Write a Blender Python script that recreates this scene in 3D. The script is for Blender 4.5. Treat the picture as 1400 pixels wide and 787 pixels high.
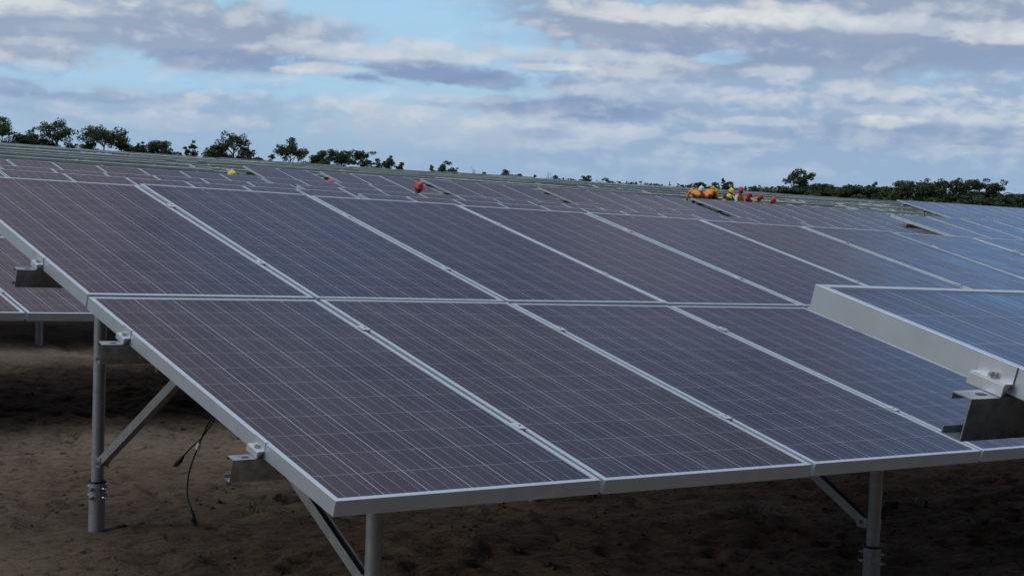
import bpy, bmesh, math, random
import numpy as np
from mathutils import Vector, Matrix

for o in list(bpy.data.objects):
    bpy.data.objects.remove(o)
SC = bpy.context.scene
COL = SC.collection

# ------------------------------------------------------------------ camera
CAM_C = Vector((-2.2098, -3.6917, 0.93272))
CAM_R = ((0.79685, 0.604045, 0.0126146), (-0.602955, 0.793738, 0.0801583), (0.0384066, -0.0714802, 0.996702))
cd = bpy.data.cameras.new('camera')
cam = bpy.data.objects.new('camera', cd)
COL.objects.link(cam)
mr = Matrix(CAM_R)
rx_, fw_, up_ = mr.col[0], mr.col[1], mr.col[2]
mm = Matrix.Identity(4)
for i in range(3):
    mm[i][0] = rx_[i]; mm[i][1] = up_[i]; mm[i][2] = -fw_[i]; mm[i][3] = CAM_C[i]
cam.matrix_world = mm
cd.sensor_width = 36.0
cd.lens = 36.0 * 2080.76 / 1400.0
cd.clip_start = 0.05
cd.clip_end = 8000
SC.camera = cam

# ------------------------------------------------------------------ exposure
SC.view_settings.view_transform = 'Standard'
SC.view_settings.look = 'None'
SC.view_settings.gamma = 1.0
SC.view_settings.use_curve_mapping = False
SC.view_settings.exposure = 0.0

# ------------------------------------------------------------------ sky
SUN_AZ = -75.0      # degrees from +Y towards +X
SUN_EL = 24.0
W = bpy.data.worlds.new('World')
SC.world = W
W.use_nodes = True
NT = W.node_tree
NT.nodes.clear()


class NB:
    """small helper for chains of nodes"""
    def __init__(self, tree):
        self.t = tree

    def new(self, typ, **kw):
        n = self.t.nodes.new(typ)
        for k, v in kw.items():
            setattr(n, k, v)
        return n

    def put(self, sock, v):
        if isinstance(v, bpy.types.NodeSocket):
            self.t.links.new(v, sock)
        elif v is not None:
            sock.default_value = v

    def math(self, op, a, b=None, c=None, clamp=False):
        n = self.new('ShaderNodeMath', operation=op, use_clamp=clamp)
        self.put(n.inputs[0], a)
        if b is not None: self.put(n.inputs[1], b)
        if c is not None: self.put(n.inputs[2], c)
        return n.outputs[0]

    def vmath(self, op, a, b=None, out=0):
        n = self.new('ShaderNodeVectorMath', operation=op)
        self.put(n.inputs[0], a)
        if b is not None: self.put(n.inputs[1], b)
        return n.outputs[out]

    def smooth(self, v, lo, hi, a=0.0, b=1.0, kind='SMOOTHSTEP'):
        n = self.new('ShaderNodeMapRange', interpolation_type=kind)
        self.put(n.inputs[0], v)
        for i, x in enumerate((lo, hi, a, b)):
            n.inputs[1 + i].default_value = x
        return n.outputs[0]

    def mix(self, f, a, b, blend='MIX'):
        n = self.new('ShaderNodeMix', data_type='RGBA', blend_type=blend)
        self.put(n.inputs[0], f)
        self.put(n.inputs[6], a)
        self.put(n.inputs[7], b)
        return n.outputs[2]

    def noise(self, vec, scale, detail=4, rough=.55, dist=0.0, out=0):
        n = self.new('ShaderNodeTexNoise')
        if vec is not None: self.put(n.inputs['Vector'], vec)
        n.inputs['Scale'].default_value = scale
        n.inputs['Detail'].default_value = detail
        n.inputs['Roughness'].default_value = rough
        n.inputs['Distortion'].default_value = dist
        return n.outputs[out]


def c4(c):
    return (c[0], c[1], c[2], 1.0)


def lin(r, g, b, k=1.0):
    f = lambda x: (x / 255 / 12.92 if x / 255 <= .04045 else ((x / 255 + .055) / 1.055) ** 2.4) * k
    return (f(r), f(g), f(b), 1.0)


# cloud banks: azimuth, elevation, half widths (all degrees), kind, opacity
CLOUDS= [(22.26, 4.67, 9.01, 1.43, 'g', 0.9), (29.32, 5.14, 3.55, 0.88, 'g', 0.7), (26.16, 3.92, 4.1, 0.44, 'd', 0.75), (19.48, 5.39, 3.28, 0.41, 'w', 0.55), (20.99, 4.77, 1.91, 0.28, 'w', 0.25), (22.31, 1.93, 8.74, 0.82, 'l', 0.75), (21.54, 2.33, 3.0, 0.25, 'd', 0.5), (24.38, 1.6, 3.0, 0.36, 'v', 0.6), (19.03, 2.54, 1.64, 0.33, 'd', 0.5), (33.12, 4.52, 5.19, 0.41, 'v', 0.8), (36.93, 4.89, 2.46, 0.28, 'v', 0.6), (29.9, 3.78, 1.77, 0.25, 'w', 0.85), (31.39, 3.53, 1.69, 0.28, 'd', 0.9), (34.24, 3.76, 4.1, 0.44, 'd', 0.9), (36.7, 3.59, 3.0, 0.49, 'd', 0.7), (38.65, 2.74, 5.19, 0.55, 'd', 0.9), (35.4, 1.69, 6.01, 0.82, 'v', 0.6), (32.65, 2.4, 2.46, 0.25, 'v', 0.7), (30.7, 3.79, 1.64, 0.14, 'w', 0.6), (35.36, 2.91, 3.28, 0.22, 'v', 0.5), (48.22, 5.6, 12.29, 1.98, 'g', 0.95), (41.24, 5.95, 4.91, 1.24, 'g', 0.9), (45.06, 5.0, 6.01, 0.6, 'd', 0.45), (53.66, 4.91, 4.37, 0.69, 'd', 0.4), (41.76, 6.39, 4.1, 0.44, 'w', 0.5), (46.6, 6.35, 3.0, 0.49, 'w', 0.5), (54.98, 5.82, 1.5, 0.36, 'w', 0.75), (50.54, 6.06, 2.46, 0.33, 'v', 0.6), (47.66, 6.17, 1.64, 0.22, 'w', 0.4), (39.66, 4.67, 3.82, 0.3, 'v', 0.75), (38.05, 4.18, 1.91, 0.17, 'w', 0.8), (44.68, 4.72, 1.15, 0.25, 'b', 0.5), (38.73, 4.26, 0.68, 0.14, 'b', 0.4), (46.84, 4.27, 1.5, 0.33, 'v', 0.8), (46.72, 3.92, 0.49, 0.17, 'w', 0.8), (43.26, 3.39, 4.64, 0.33, 'v', 0.7), (48.61, 3.23, 8.19, 1.04, 'l', 0.65), (50.92, 3.81, 3.0, 0.41, 'v', 0.4), (51.79, 2.13, 6.28, 0.49, 'd', 0.5), (44.68, 1.76, 2.05, 0.25, 'w', 0.8), (46.39, 2.47, 1.64, 0.17, 'v', 0.6), (41.97, 1.86, 1.09, 0.22, 'v', 0.8), (50.6, 2.59, 1.42, 0.25, 'w', 0.75), (50.84, 3.02, 2.18, 0.22, 'v', 0.4), (53.6, 1.66, 1.64, 0.17, 'v', 0.4), (38.14, 1.72, 1.09, 0.22, 'd', 0.5), (46.88, 0.71, 1.64, 0.17, 'v', 0.25), (33.07, 6.04, 4.1, 0.88, 'b', 0.5), (35.54, 5.35, 2.46, 0.55, 'b', 0.4), (26.18, 3.12, 9.01, 0.36, 'b', 0.4), (37.46, 5.15, 1.09, 0.49, 'b', 0.5)]



def build_sky():
    b = NB(NT)
    out = b.new('ShaderNodeOutputWorld')
    bg = b.new('ShaderNodeBackground')
    bg.inputs[1].default_value = 0.1
    sky = b.new('ShaderNodeTexSky', sky_type='NISHITA')
    sky.sun_disc = False
    sky.sun_elevation = math.radians(SUN_EL)
    sky.sun_rotation = math.radians(SUN_AZ)
    sky.air_density = 1.0
    sky.dust_density = 0.6
    sky.ozone_density = 2.0
    tc = b.new('ShaderNodeTexCoord')
    d = tc.outputs['Generated']
    sp = b.new('ShaderNodeSeparateXYZ'); b.put(sp.inputs[0], d)
    x, y, z = sp.outputs
    az = b.math('MULTIPLY', b.math('ARCTAN2', x, y), 57.29578)
    el = b.math('MULTIPLY', b.math('ARCSINE', z), 57.29578)
    cb = b.new('ShaderNodeCombineXYZ'); b.put(cb.inputs[0], az); b.put(cb.inputs[1], el)
    ae = cb.outputs[0]
    # stretched coordinates: clouds are wide and low
    def field(off):
        p = b.vmath('ADD', ae, off)
        big = b.noise(b.vmath('MULTIPLY', p, (0.13, 0.40, 0.0)), 1.0, 8, .54, .4)
        fine = b.noise(b.vmath('MULTIPLY', p, (0.70, 1.35, 0.0)), 1.0, 8, .54, .25)
        return b.math('ADD', b.math('MULTIPLY', big, .62), b.math('MULTIPLY', fine, .38)), fine
    nsum, n_fine = field((0, 0, 0))
    nup, _ = field((-.35, .50, 0))
    nd = b.math('SUBTRACT', nsum, .5)
    # sides of the billows that face the light (up and to the left) are paler
    lit = b.smooth(b.math('SUBTRACT', nsum, nup), -.05, .13)
    # clear sky, tinted towards the photograph's pale cyan
    clear = sky.outputs[0]
    K = 10.0
    hz = b.smooth(el, -1.0, 5.5)
    clear2 = b.mix(.85, clear, b.mix(hz, lin(164, 193, 218, K), lin(168, 208, 238, K)))
    # a loose veil of cloud everywhere, closing up towards the right
    veil = b.smooth(b.math('ADD', nsum, b.smooth(az, 30, 46, -.03, .17)), .42, .60)
    veilc = b.mix(lit, lin(146, 168, 198, K), lin(210, 216, 222, K))
    col = b.mix(b.math('MULTIPLY', veil, .85), clear2, veilc)
    kinds = dict(g=(148, 164, 188), d=(130, 152, 188), l=(152, 176, 204), v=(190, 202, 216), w=(238, 237, 233), b=(164, 208, 240))
    for (a0, e0, ra, re, k, o) in CLOUDS:
        q = b.vmath('MULTIPLY', b.vmath('SUBTRACT', ae, (a0, e0, 0)), (1 / ra, 1 / re, 0))
        ln = b.vmath('LENGTH', q, out=1)
        m = b.math('SUBTRACT', b.math('ADD', 1.0, b.math('MULTIPLY', nd, 4.2)), ln)
        m = b.smooth(m, -.18, .42, 0, o)
        base = lin(*kinds[k], K)
        if k in 'gvl':
            base = b.mix(b.math('MULTIPLY', lit, .55 if k == 'g' else .6), base, lin(216, 220, 226, K))
        elif k == 'd':
            base = b.mix(b.math('MULTIPLY', lit, .35), base, lin(190, 200, 215, K))
        elif k == 'w':
            base = b.mix(b.math('MULTIPLY', lit, .7), lin(198, 206, 216, K), base)
        col = b.mix(m, col, base)
    # blue grey murk hugging the horizon
    low = b.smooth(el, 0.2, 3.0, .75, 0.0)
    col = b.mix(low, col, lin(150, 178, 208, K))
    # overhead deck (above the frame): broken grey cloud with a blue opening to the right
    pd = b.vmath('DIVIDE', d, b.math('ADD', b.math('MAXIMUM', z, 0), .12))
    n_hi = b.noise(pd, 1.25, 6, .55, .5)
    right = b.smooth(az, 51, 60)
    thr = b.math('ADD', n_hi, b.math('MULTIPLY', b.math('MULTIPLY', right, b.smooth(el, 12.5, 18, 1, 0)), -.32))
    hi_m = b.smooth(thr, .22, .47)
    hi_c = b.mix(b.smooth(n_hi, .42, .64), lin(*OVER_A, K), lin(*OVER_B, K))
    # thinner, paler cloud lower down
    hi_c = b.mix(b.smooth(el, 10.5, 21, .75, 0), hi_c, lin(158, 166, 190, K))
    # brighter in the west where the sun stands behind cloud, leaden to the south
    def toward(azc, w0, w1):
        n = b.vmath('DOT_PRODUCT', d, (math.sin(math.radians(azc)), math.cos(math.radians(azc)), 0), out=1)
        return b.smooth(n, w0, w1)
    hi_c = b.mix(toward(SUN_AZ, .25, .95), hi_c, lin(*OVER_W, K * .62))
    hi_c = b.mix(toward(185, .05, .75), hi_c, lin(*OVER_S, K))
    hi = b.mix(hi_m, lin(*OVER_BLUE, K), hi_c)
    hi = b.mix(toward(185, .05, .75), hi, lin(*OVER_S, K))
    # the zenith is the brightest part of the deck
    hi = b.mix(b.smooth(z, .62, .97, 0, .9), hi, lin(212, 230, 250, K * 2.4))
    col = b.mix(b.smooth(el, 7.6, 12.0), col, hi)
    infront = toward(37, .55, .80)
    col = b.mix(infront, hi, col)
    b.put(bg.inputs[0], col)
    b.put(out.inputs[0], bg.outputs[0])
    W.cycles.sampling_method = 'MANUAL'
    W.cycles.sample_map_resolution = 512


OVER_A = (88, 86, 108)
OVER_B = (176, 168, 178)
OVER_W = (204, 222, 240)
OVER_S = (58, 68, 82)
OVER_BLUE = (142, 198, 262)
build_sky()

# ------------------------------------------------------------------ sun (veiled by cloud)
sl = bpy.data.lights.new('sun', 'SUN')
sl.energy = 0.5
sl.angle = math.radians(14)
sl.color = (1.0, .985, .96)
sun = bpy.data.objects.new('sun', sl)
COL.objects.link(sun)
a, e = math.radians(SUN_AZ), math.radians(SUN_EL)
sun_dir = Vector((math.sin(a) * math.cos(e), math.cos(a) * math.cos(e), math.sin(e)))
sun.rotation_euler = (-sun_dir).to_track_quat('-Z', 'Y').to_euler()
sun.location = sun_dir * 50

# ------------------------------------------------------------------ helpers
class MB:
    """collects polygons and links them as one mesh object"""
    def __init__(self):
        self.v = []; self.f = []; self.m = []; self.s = []

    def add(self, verts, faces, mat=0, smooth=False):
        o = len(self.v)
        self.v += [tuple(p) for p in verts]
        for fc in faces:
            self.f.append(tuple(i + o for i in fc)); self.m.append(mat); self.s.append(smooth)

    def box(self, lo, hi, M=None, mat=0):
        x0, y0, z0 = lo; x1, y1, z1 = hi
        p = [Vector(q) for q in ((x0, y0, z0), (x1, y0, z0), (x1, y1, z0), (x0, y1, z0), (x0, y0, z1), (x1, y0, z1), (x1, y1, z1), (x0, y1, z1))]
        if M is not None: p = [M @ q for q in p]
        self.add(p, [(0, 3, 2, 1), (4, 5, 6, 7), (0, 1, 5, 4), (1, 2, 6, 5), (2, 3, 7, 6), (3, 0, 4, 7)], mat)

    def tube(self, pts, rad, n=10, mat=0, caps=True):
        pts = [Vector(p) for p in pts]
        if not isinstance(rad, (list, tuple)): rad = [rad] * len(pts)
        rings = []; prev = None
        for i, p in enumerate(pts):
            t = (pts[min(i + 1, len(pts) - 1)] - pts[max(i - 1, 0)]).normalized()
            if prev is None:
                a = Vector((1, 0, 0)) if abs(t.x) < .8 else Vector((0, 1, 0))
                u = t.cross(a).normalized()
            else:
                u = (prev - t * prev.dot(t)).normalized()
            prev = u; w = t.cross(u)
            rings.append([p + (u * math.cos(2 * math.pi * k / n) + w * math.sin(2 * math.pi * k / n)) * rad[i] for k in range(n)])
        vs = [q for r in rings for q in r]
        fs = []
        for i in range(len(pts) - 1):
            for k in range(n):
                k2 = (k + 1) % n
                fs.append((i * n + k, i * n + k2, (i + 1) * n + k2, (i + 1) * n + k))
        self.add(vs, fs, mat, True)
        if caps:
            self.add(rings[0], [tuple(range(n))[::-1]], mat)
            self.add(rings[-1], [tuple(range(n))], mat)

    def sweep(self, prof, M0, M1, mat=0):
        """closed 2D profile swept between two frames (profile in local y,z of each frame)"""
        n = len(prof)
        a = [M0 @ Vector((0, p[0], p[1])) for p in prof]
        c = [M1 @ Vector((0, p[0], p[1])) for p in prof]
        self.add(a + c, [(i, (i + 1) % n, n + (i + 1) % n, n + i) for i in range(n)], mat)
        self.add(a, [tuple(range(n))[::-1]], mat)
        self.add(c, [tuple(range(n))], mat)

    def xform(self, M, start=0):
        self.v[start:] = [tuple(M @ Vector(p)) for p in self.v[start:]]

    def mesh(self, name, mats):
        me = bpy.data.meshes.new(name)
        me.from_pydata(self.v, [], self.f)
        for m in (mats if isinstance(mats, (list, tuple)) else [mats]):
            me.materials.append(m)
        me.polygons.foreach_set('material_index', self.m)
        me.polygons.foreach_set('use_smooth', self.s)
        me.update()
        return me

    def build(self, name, mats, parent=None):
        return put(name, self.mesh(name, mats), parent)


def put(name, me, parent=None, M=None):
    o = bpy.data.objects.new(name, me)
    COL.objects.link(o)
    if parent is not None: o.parent = parent
    if M is not None: o.matrix_basis = M
    return o


def tag(o, label=None, cat=None, group=None, kind=None):
    if label: o['label'] = label
    if cat: o['category'] = cat
    if group: o['group'] = group
    if kind: o['kind'] = kind
    return o


def thing(name, loc, label, cat, group=None):
    o = bpy.data.objects.new(name, None)
    COL.objects.link(o)
    o.location = loc
    o.empty_display_size = .2
    return tag(o, label, cat, group)


# ------------------------------------------------------------------ terrain function
_hy = [-2000, 4, 9, 14, 19, 24, 29, 34.4, 40, 60, 100, 140, 300, 3000]
_hz = [0, 0, -.03, -.03, .1, .22, .47, .70, .86, 1.32, 2.14, 2.4, 2.5, 2.5]
_tx = np.arange(-80, 420, 1.0)
_ts = np.interp(_tx, [-4000, -60, -59, 0, 80, 81, 140, 400, 401, 6000], [0, 0, -.03, -.03, -.014, -.022, -.022, 0, 0, 0])
_tz = np.concatenate([[0], np.cumsum((_ts[1:] + _ts[:-1]) / 2)])
_tz -= np.interp(0, _tx, _tz)


def zg(x, y, mound=True):
    x = np.asarray(x, float); y = np.asarray(y, float)
    bb = .70 / (1 + np.exp(-np.clip((x - 34) / 1.2, -40, 40))) / (1 + np.exp(-np.clip((y - 35.6) / .6, -40, 40)))
    bb = bb * np.clip((70 - y) / 30, 0, 1)
    return -.71 + np.interp(x, _tx, _tz) + np.interp(y, _hy, _hz) + (bb if mound else 0)


def _hash(ix, iy, s):
    h = (ix * 374761393 + iy * 668265263 + s * 1274126177) & 0xffffffff
    h = ((h ^ (h >> 13)) * 1274126177) & 0xffffffff
    return ((h ^ (h >> 16)) & 0xffff) / 65535.0


def vnoise(x, y, s=0):
    ix = np.floor(x).astype(np.int64); iy = np.floor(y).astype(np.int64)
    fx = x - ix; fy = y - iy
    fx = fx * fx * (3 - 2 * fx); fy = fy * fy * (3 - 2 * fy)
    a = _hash(ix, iy, s); b_ = _hash(ix + 1, iy, s); c_ = _hash(ix, iy + 1, s); d_ = _hash(ix + 1, iy + 1, s)
    return (a * (1 - fx) + b_ * fx) * (1 - fy) + (c_ * (1 - fx) + d_ * fx) * fy - .5


# ------------------------------------------------------------------ materials
def mat(name, build):
    m = bpy.data.materials.new(name)
    m.use_nodes = True
    t = m.node_tree
    p = t.nodes['Principled BSDF']
    build(NB(t), p)
    return m


def plain(name, col, rough=.6, metal=0.0, var=.15, scale=30.0, bump=0.0, spec=.5):
    def f(b, p):
        tc = b.new('ShaderNodeTexCoord')
        n = b.noise(tc.outputs['Object'], scale, 4)
        k = b.smooth(n, .3, .7, 1 - var, 1 + var, 'LINEAR')
        b.put(p.inputs['Base Color'], b.vmath('MULTIPLY', col, None) if False else b.mix(1.0, c4(col), k, 'MULTIPLY'))
        p.inputs['Roughness'].default_value = rough
        p.inputs['Metallic'].default_value = metal
        p.inputs['Specular IOR Level'].default_value = spec
        if bump:
            bn = b.new('ShaderNodeBump'); bn.inputs['Strength'].default_value = bump; bn.inputs['Distance'].default_value = .01
            b.put(bn.inputs['Height'], n); b.put(p.inputs['Normal'], bn.outputs[0])
    return mat(name, f)


M_ALU = plain('anodised_aluminium', (.58, .615, .64), .40, .50, .05, 14)
M_CLAMP = plain('clamp_aluminium', (.66, .67, .68), .38, .5, .06, 40)


def _galv(b, p):
    tc = b.new('ShaderNodeTexCoord')
    v = b.new('ShaderNodeTexVoronoi'); v.inputs['Scale'].default_value = 55
    b.put(v.inputs['Vector'], tc.outputs['Object'])
    n = b.noise(tc.outputs['Object'], 7, 5)
    sp = b.new('ShaderNodeSeparateColor'); b.put(sp.inputs[0], v.outputs['Color'])
    k = b.math('ADD', b.math('MULTIPLY', sp.outputs[0], .25), b.math('MULTIPLY', n, .6))
    c = b.mix(k, (.30, .315, .325, 1), (.55, .57, .58, 1))
    b.put(p.inputs['Base Color'], c)
    p.inputs['Metallic'].default_value = .6
    b.put(p.inputs['Roughness'], b.smooth(k, 0, 1, .38, .6, 'LINEAR'))


M_GALV = mat('galvanised_steel', _galv)
M_PURLIN = plain('mill_galvanised_purlin', (.36, .39, .41), .38, .9, .3, 35)
M_RACK = plain('haze_pale_galvanised_rail', (.50, .53, .53), .55, .1, .12, 2)  # paler matte base colour carries the haze over the far racks
M_BOLT = plain('zinc_bolt', (.55, .55, .54), .3, .9, .1, 60)
M_BLACK = plain('black_rubber', (.012, .012, .013), .5)
M_TAG = plain('white_tape', (.88, .88, .88), .6)

CW, CG, BB = .1562, .0028, .05207
PW_, PL_ = .992, 1.940
PX0 = (PW_ - 6 * CW - 5 * CG) / 2
PY0 = (PL_ - 12 * (CW - .0012) - 11 * CG) / 2
CH = CW - .0012


def _pv(b, p):
    tc = b.new('ShaderNodeTexCoord')
    ob = tc.outputs['Object']
    oi = b.new('ShaderNodeObjectInfo')
    sp = b.new('ShaderNodeSeparateXYZ'); b.put(sp.inputs[0], ob)
    fx = b.math('DIVIDE', b.math('SUBTRACT', sp.outputs[0], PX0), CW + CG)
    fy = b.math('DIVIDE', b.math('SUBTRACT', sp.outputs[1], PY0), CH + CG)
    cx = b.math('MULTIPLY', b.math('FRACT', fx), CW + CG)
    cy = b.math('MULTIPLY', b.math('FRACT', fy), CH + CG)
    inx = b.math('MULTIPLY', b.math('LESS_THAN', cx, CW), b.math('MULTIPLY', b.math('GREATER_THAN', fx, 0), b.math('LESS_THAN', fx, 6 - .01)))
    iny = b.math('MULTIPLY', b.math('LESS_THAN', cy, CH + .0008), b.math('MULTIPLY', b.math('GREATER_THAN', fy, 0), b.math('LESS_THAN', fy, 12 - .01)))
    cell = inx
    # three bus bars on each cell, running the length of the panel
    bb = b.math('ABSOLUTE', b.math('SUBTRACT', b.math('FRACT', b.math('DIVIDE', cx, BB)), .5))
    bus = b.math('MULTIPLY', b.math('LESS_THAN', bb, .0009 / BB), inx)
    # each cell has its own tone, and multicrystalline flakes within it
    idv = b.new('ShaderNodeCombineXYZ')
    b.put(idv.inputs[0], b.math('FLOOR', fx)); b.put(idv.inputs[1], b.math('FLOOR', fy)); b.put(idv.inputs[2], b.math('MULTIPLY', oi.outputs['Random'], 97))
    wn = b.new('ShaderNodeTexWhiteNoise', noise_dimensions='3D'); b.put(wn.inputs['Vector'], idv.outputs[0])
    vo = b.new('ShaderNodeTexVoronoi'); vo.inputs['Scale'].default_value = 95
    b.put(vo.inputs['Vector'], ob)
    vs = b.new('ShaderNodeSeparateColor'); b.put(vs.inputs[0], vo.outputs['Color'])
    tone = b.math('ADD', b.math('MULTIPLY', wn.outputs['Value'], .5), b.math('MULTIPLY', vs.outputs[0], .5))
    cc = b.mix(tone, (.013, .0095, .014, 1), (.039, .028, .033, 1))
    cc = b.mix(b.smooth(oi.outputs['Random'], .35, .85, 0, .7), cc, (.014, .018, .042, 1))
    col = b.mix(b.math('SUBTRACT', 1.0, iny), cc, (.27, .25, .27, 1))
    col = b.mix(b.math('MULTIPLY', bus, .9), col, (.27, .27, .30, 1))
    col = b.mix(cell, (.42, .43, .46, 1), col)
    # a thin film of dust, heavier towards the lower edge
    dn = b.noise(ob, 3.2, 6, .6)
    col = b.mix(b.smooth(dn, .35, .8, .02, .09, 'LINEAR'), col, (.30, .26, .22, 1))
    # dried rain runs down the slope
    rn = b.noise(b.vmath('ADD', b.vmath('MULTIPLY', ob, (26, 1.1, 1)), idv.outputs[0] if False else (0, 0, 0)), 1.0, 5, .6)
    col = b.mix(b.smooth(rn, .52, .78, 0, .07), col, (.34, .31, .28, 1))
    b.put(p.inputs['Base Color'], col)
    b.put(p.inputs['Roughness'], b.smooth(b.math('ADD', b.math('MULTIPLY', dn, .6), b.math('MULTIPLY', rn, .4)), .3, .7, .16, .32, 'LINEAR'))
    p.inputs['IOR'].default_value = 1.5


M_PV = mat('photovoltaic_glass', _pv)


def _soil(b, p):
    tc = b.new('ShaderNodeTexCoord')
    ob = tc.outputs['Object']
    sp = b.new('ShaderNodeSeparateXYZ'); b.put(sp.inputs[0], ob)
    n1 = b.noise(ob, .9, 8, .62)
    n2 = b.noise(b.vmath('MULTIPLY', ob, (1, 1.6, 1)), 15, 10, .76)
    n3 = b.noise(ob, 60, 4, .6)
    c = b.mix(b.smooth(n1, .32, .68), (.150, .100, .064, 1), (.260, .182, .120, 1))
    c = b.mix(b.smooth(n2, .45, .75, 0, .7), c, (.34, .25, .17, 1))
    c = b.mix(b.smooth(n2, .47, .38, 0, .85), c, (.055, .042, .032, 1))
    red = b.noise(ob, 1.7, 3)
    c = b.mix(b.smooth(red, .58, .72, 0, .35), c, (.15, .075, .05, 1))
    # scrubby grass takes over away from the work area
    g = b.noise(ob, .35, 6, .6)
    far = b.smooth(sp.outputs[1], 12, 42, 0, .55)
    gm = b.smooth(b.math('ADD', g, far), .62, .86)
    gn = b.mix(b.smooth(n2, .35, .65), (.075, .095, .050, 1), (.20, .20, .125, 1))
    c = b.mix(gm, c, gn)
    b.put(p.inputs['Base Color'], c)
    p.inputs['Roughness'].default_value = .95
    p.inputs['Specular IOR Level'].default_value = .15
    h = b.math('ADD', b.math('MULTIPLY', n2, .7), b.math('MULTIPLY', n3, .3))
    bn = b.new('ShaderNodeBump'); bn.inputs['Strength'].default_value = 1.0; bn.inputs['Distance'].default_value = .05
    b.put(bn.inputs['Height'], h); b.put(p.inputs['Normal'], bn.outputs[0])


M_SOIL = mat('trodden_soil', _soil)


def leafmat(name, a, c):
    def f(b, p):
        tc = b.new('ShaderNodeTexCoord')
        n = b.noise(tc.outputs['Object'], 1.3, 3)
        n2 = b.noise(tc.outputs['Object'], 9, 2)
        k = b.math('ADD', b.math('MULTIPLY', n, .6), b.math('MULTIPLY', n2, .4))
        b.put(p.inputs['Base Color'], b.mix(b.smooth(k, .35, .65), c4(a), c4(c)))
        p.inputs['Roughness'].default_value = .7
        p.inputs['Specular IOR Level'].default_value = .25
    return mat(name, f)


M_LEAF = leafmat('dark_foliage', (.042, .062, .030), (.095, .125, .058))
M_LEAF2 = leafmat('olive_foliage', (.052, .068, .030), (.115, .130, .058))
M_BARK = plain('bark', (.075, .06, .045), .9, 0, .3, 12)
M_DRY = plain('dead_wood', (.12, .11, .10), .9, 0, .3, 12)

# ------------------------------------------------------------------ ground
def axis(fine0, fine1, step, lo, hi, grow=1.10):
    xs = list(np.arange(fine0, fine1, step))
    s = step; x = xs[-1]
    while x < hi:
        s *= grow; x += s; xs.append(x)
    s = step; x = xs[0]; pre = []
    while x > lo:
        s *= grow; x -= s; pre.append(x)
    return np.array(pre[::-1] + xs)


def build_ground():
    xs = axis(-1.2, 6.6, .03, -900, 2600, 1.055)
    ys = axis(.6, 8.5, .03, -500, 2600, 1.055)
    X, Y = np.meshgrid(xs, ys)
    Z = zg(X, Y)
    near = np.clip(1.25 - np.hypot(np.maximum(np.abs(X - 3) - 7, 0), np.maximum(np.abs(Y - 5) - 8, 0)) / 25, 0, 1)
    n = .09 * vnoise(X / 1.7, Y / 1.7, 1) + .030 * vnoise(X / .62, Y / .62, 2) + .026 * vnoise(X / .27, Y / .27, 3)
    r = 1 - 2 * np.abs(vnoise(X / .34 + 3 * vnoise(X, Y, 9), Y / .2, 4))
    n += .035 * r * np.clip(vnoise(X / .9, Y / .9, 5) + .35, 0, 1)
    n += .026 * vnoise(X / .11, Y / .11, 6) + .020 * vnoise(X / .065, Y / .065, 7)
    n += .030 * np.clip(vnoise(X / .14 + 9, Y / .10, 12) - .22, 0, 1)
    Z = Z + n * near
    # scuffed hollows (foot prints)
    rng = np.random.RandomState(4)
    for k in range(260):
        px, py = rng.uniform(-.8, 6.5), rng.uniform(1.0, 7.5)
        an = rng.uniform(0, math.pi)
        u = (X - px) * math.cos(an) + (Y - py) * math.sin(an); v = -(X - px) * math.sin(an) + (Y - py) * math.cos(an)
        q = (u / .10) ** 2 + (v / .045) ** 2
        Z = Z - .022 * np.exp(-q) + .010 * np.exp(-(np.sqrt(q) - 1.7) ** 2 * 4)
    for (px, py) in ((.4, 2.742), (.4, .395), (2.892, .395)):      # soil pressed level round the posts
        d2 = (X - px) ** 2 + (Y - py) ** 2
        w = np.exp(-d2 / .02)
        Z = Z * (1 - w) + (zg(px, py) + .01) * w
    nx, ny = len(xs), len(ys)
    co = np.stack([X, Y, Z], -1).reshape(-1, 3)
    i = np.arange(nx * ny).reshape(ny, nx)
    q = np.stack([i[:-1, :-1], i[:-1, 1:], i[1:, 1:], i[1:, :-1]], -1).reshape(-1, 4)
    me = bpy.data.meshes.new('ground')
    me.vertices.add(len(co)); me.vertices.foreach_set('co', co.ravel().astype('f'))
    me.loops.add(q.size); me.loops.foreach_set('vertex_index', q.ravel().astype('i'))
    me.polygons.add(len(q))
    me.polygons.foreach_set('loop_start', np.arange(0, q.size, 4, dtype='i'))
    me.polygons.foreach_set('use_smooth', np.ones(len(q), dtype=bool))
    me.materials.append(M_SOIL)
    me.update(calc_edges=True)
    o = put('ground', me)
    tag(o, kind='structure')
    return o


GROUND = build_ground()

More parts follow.
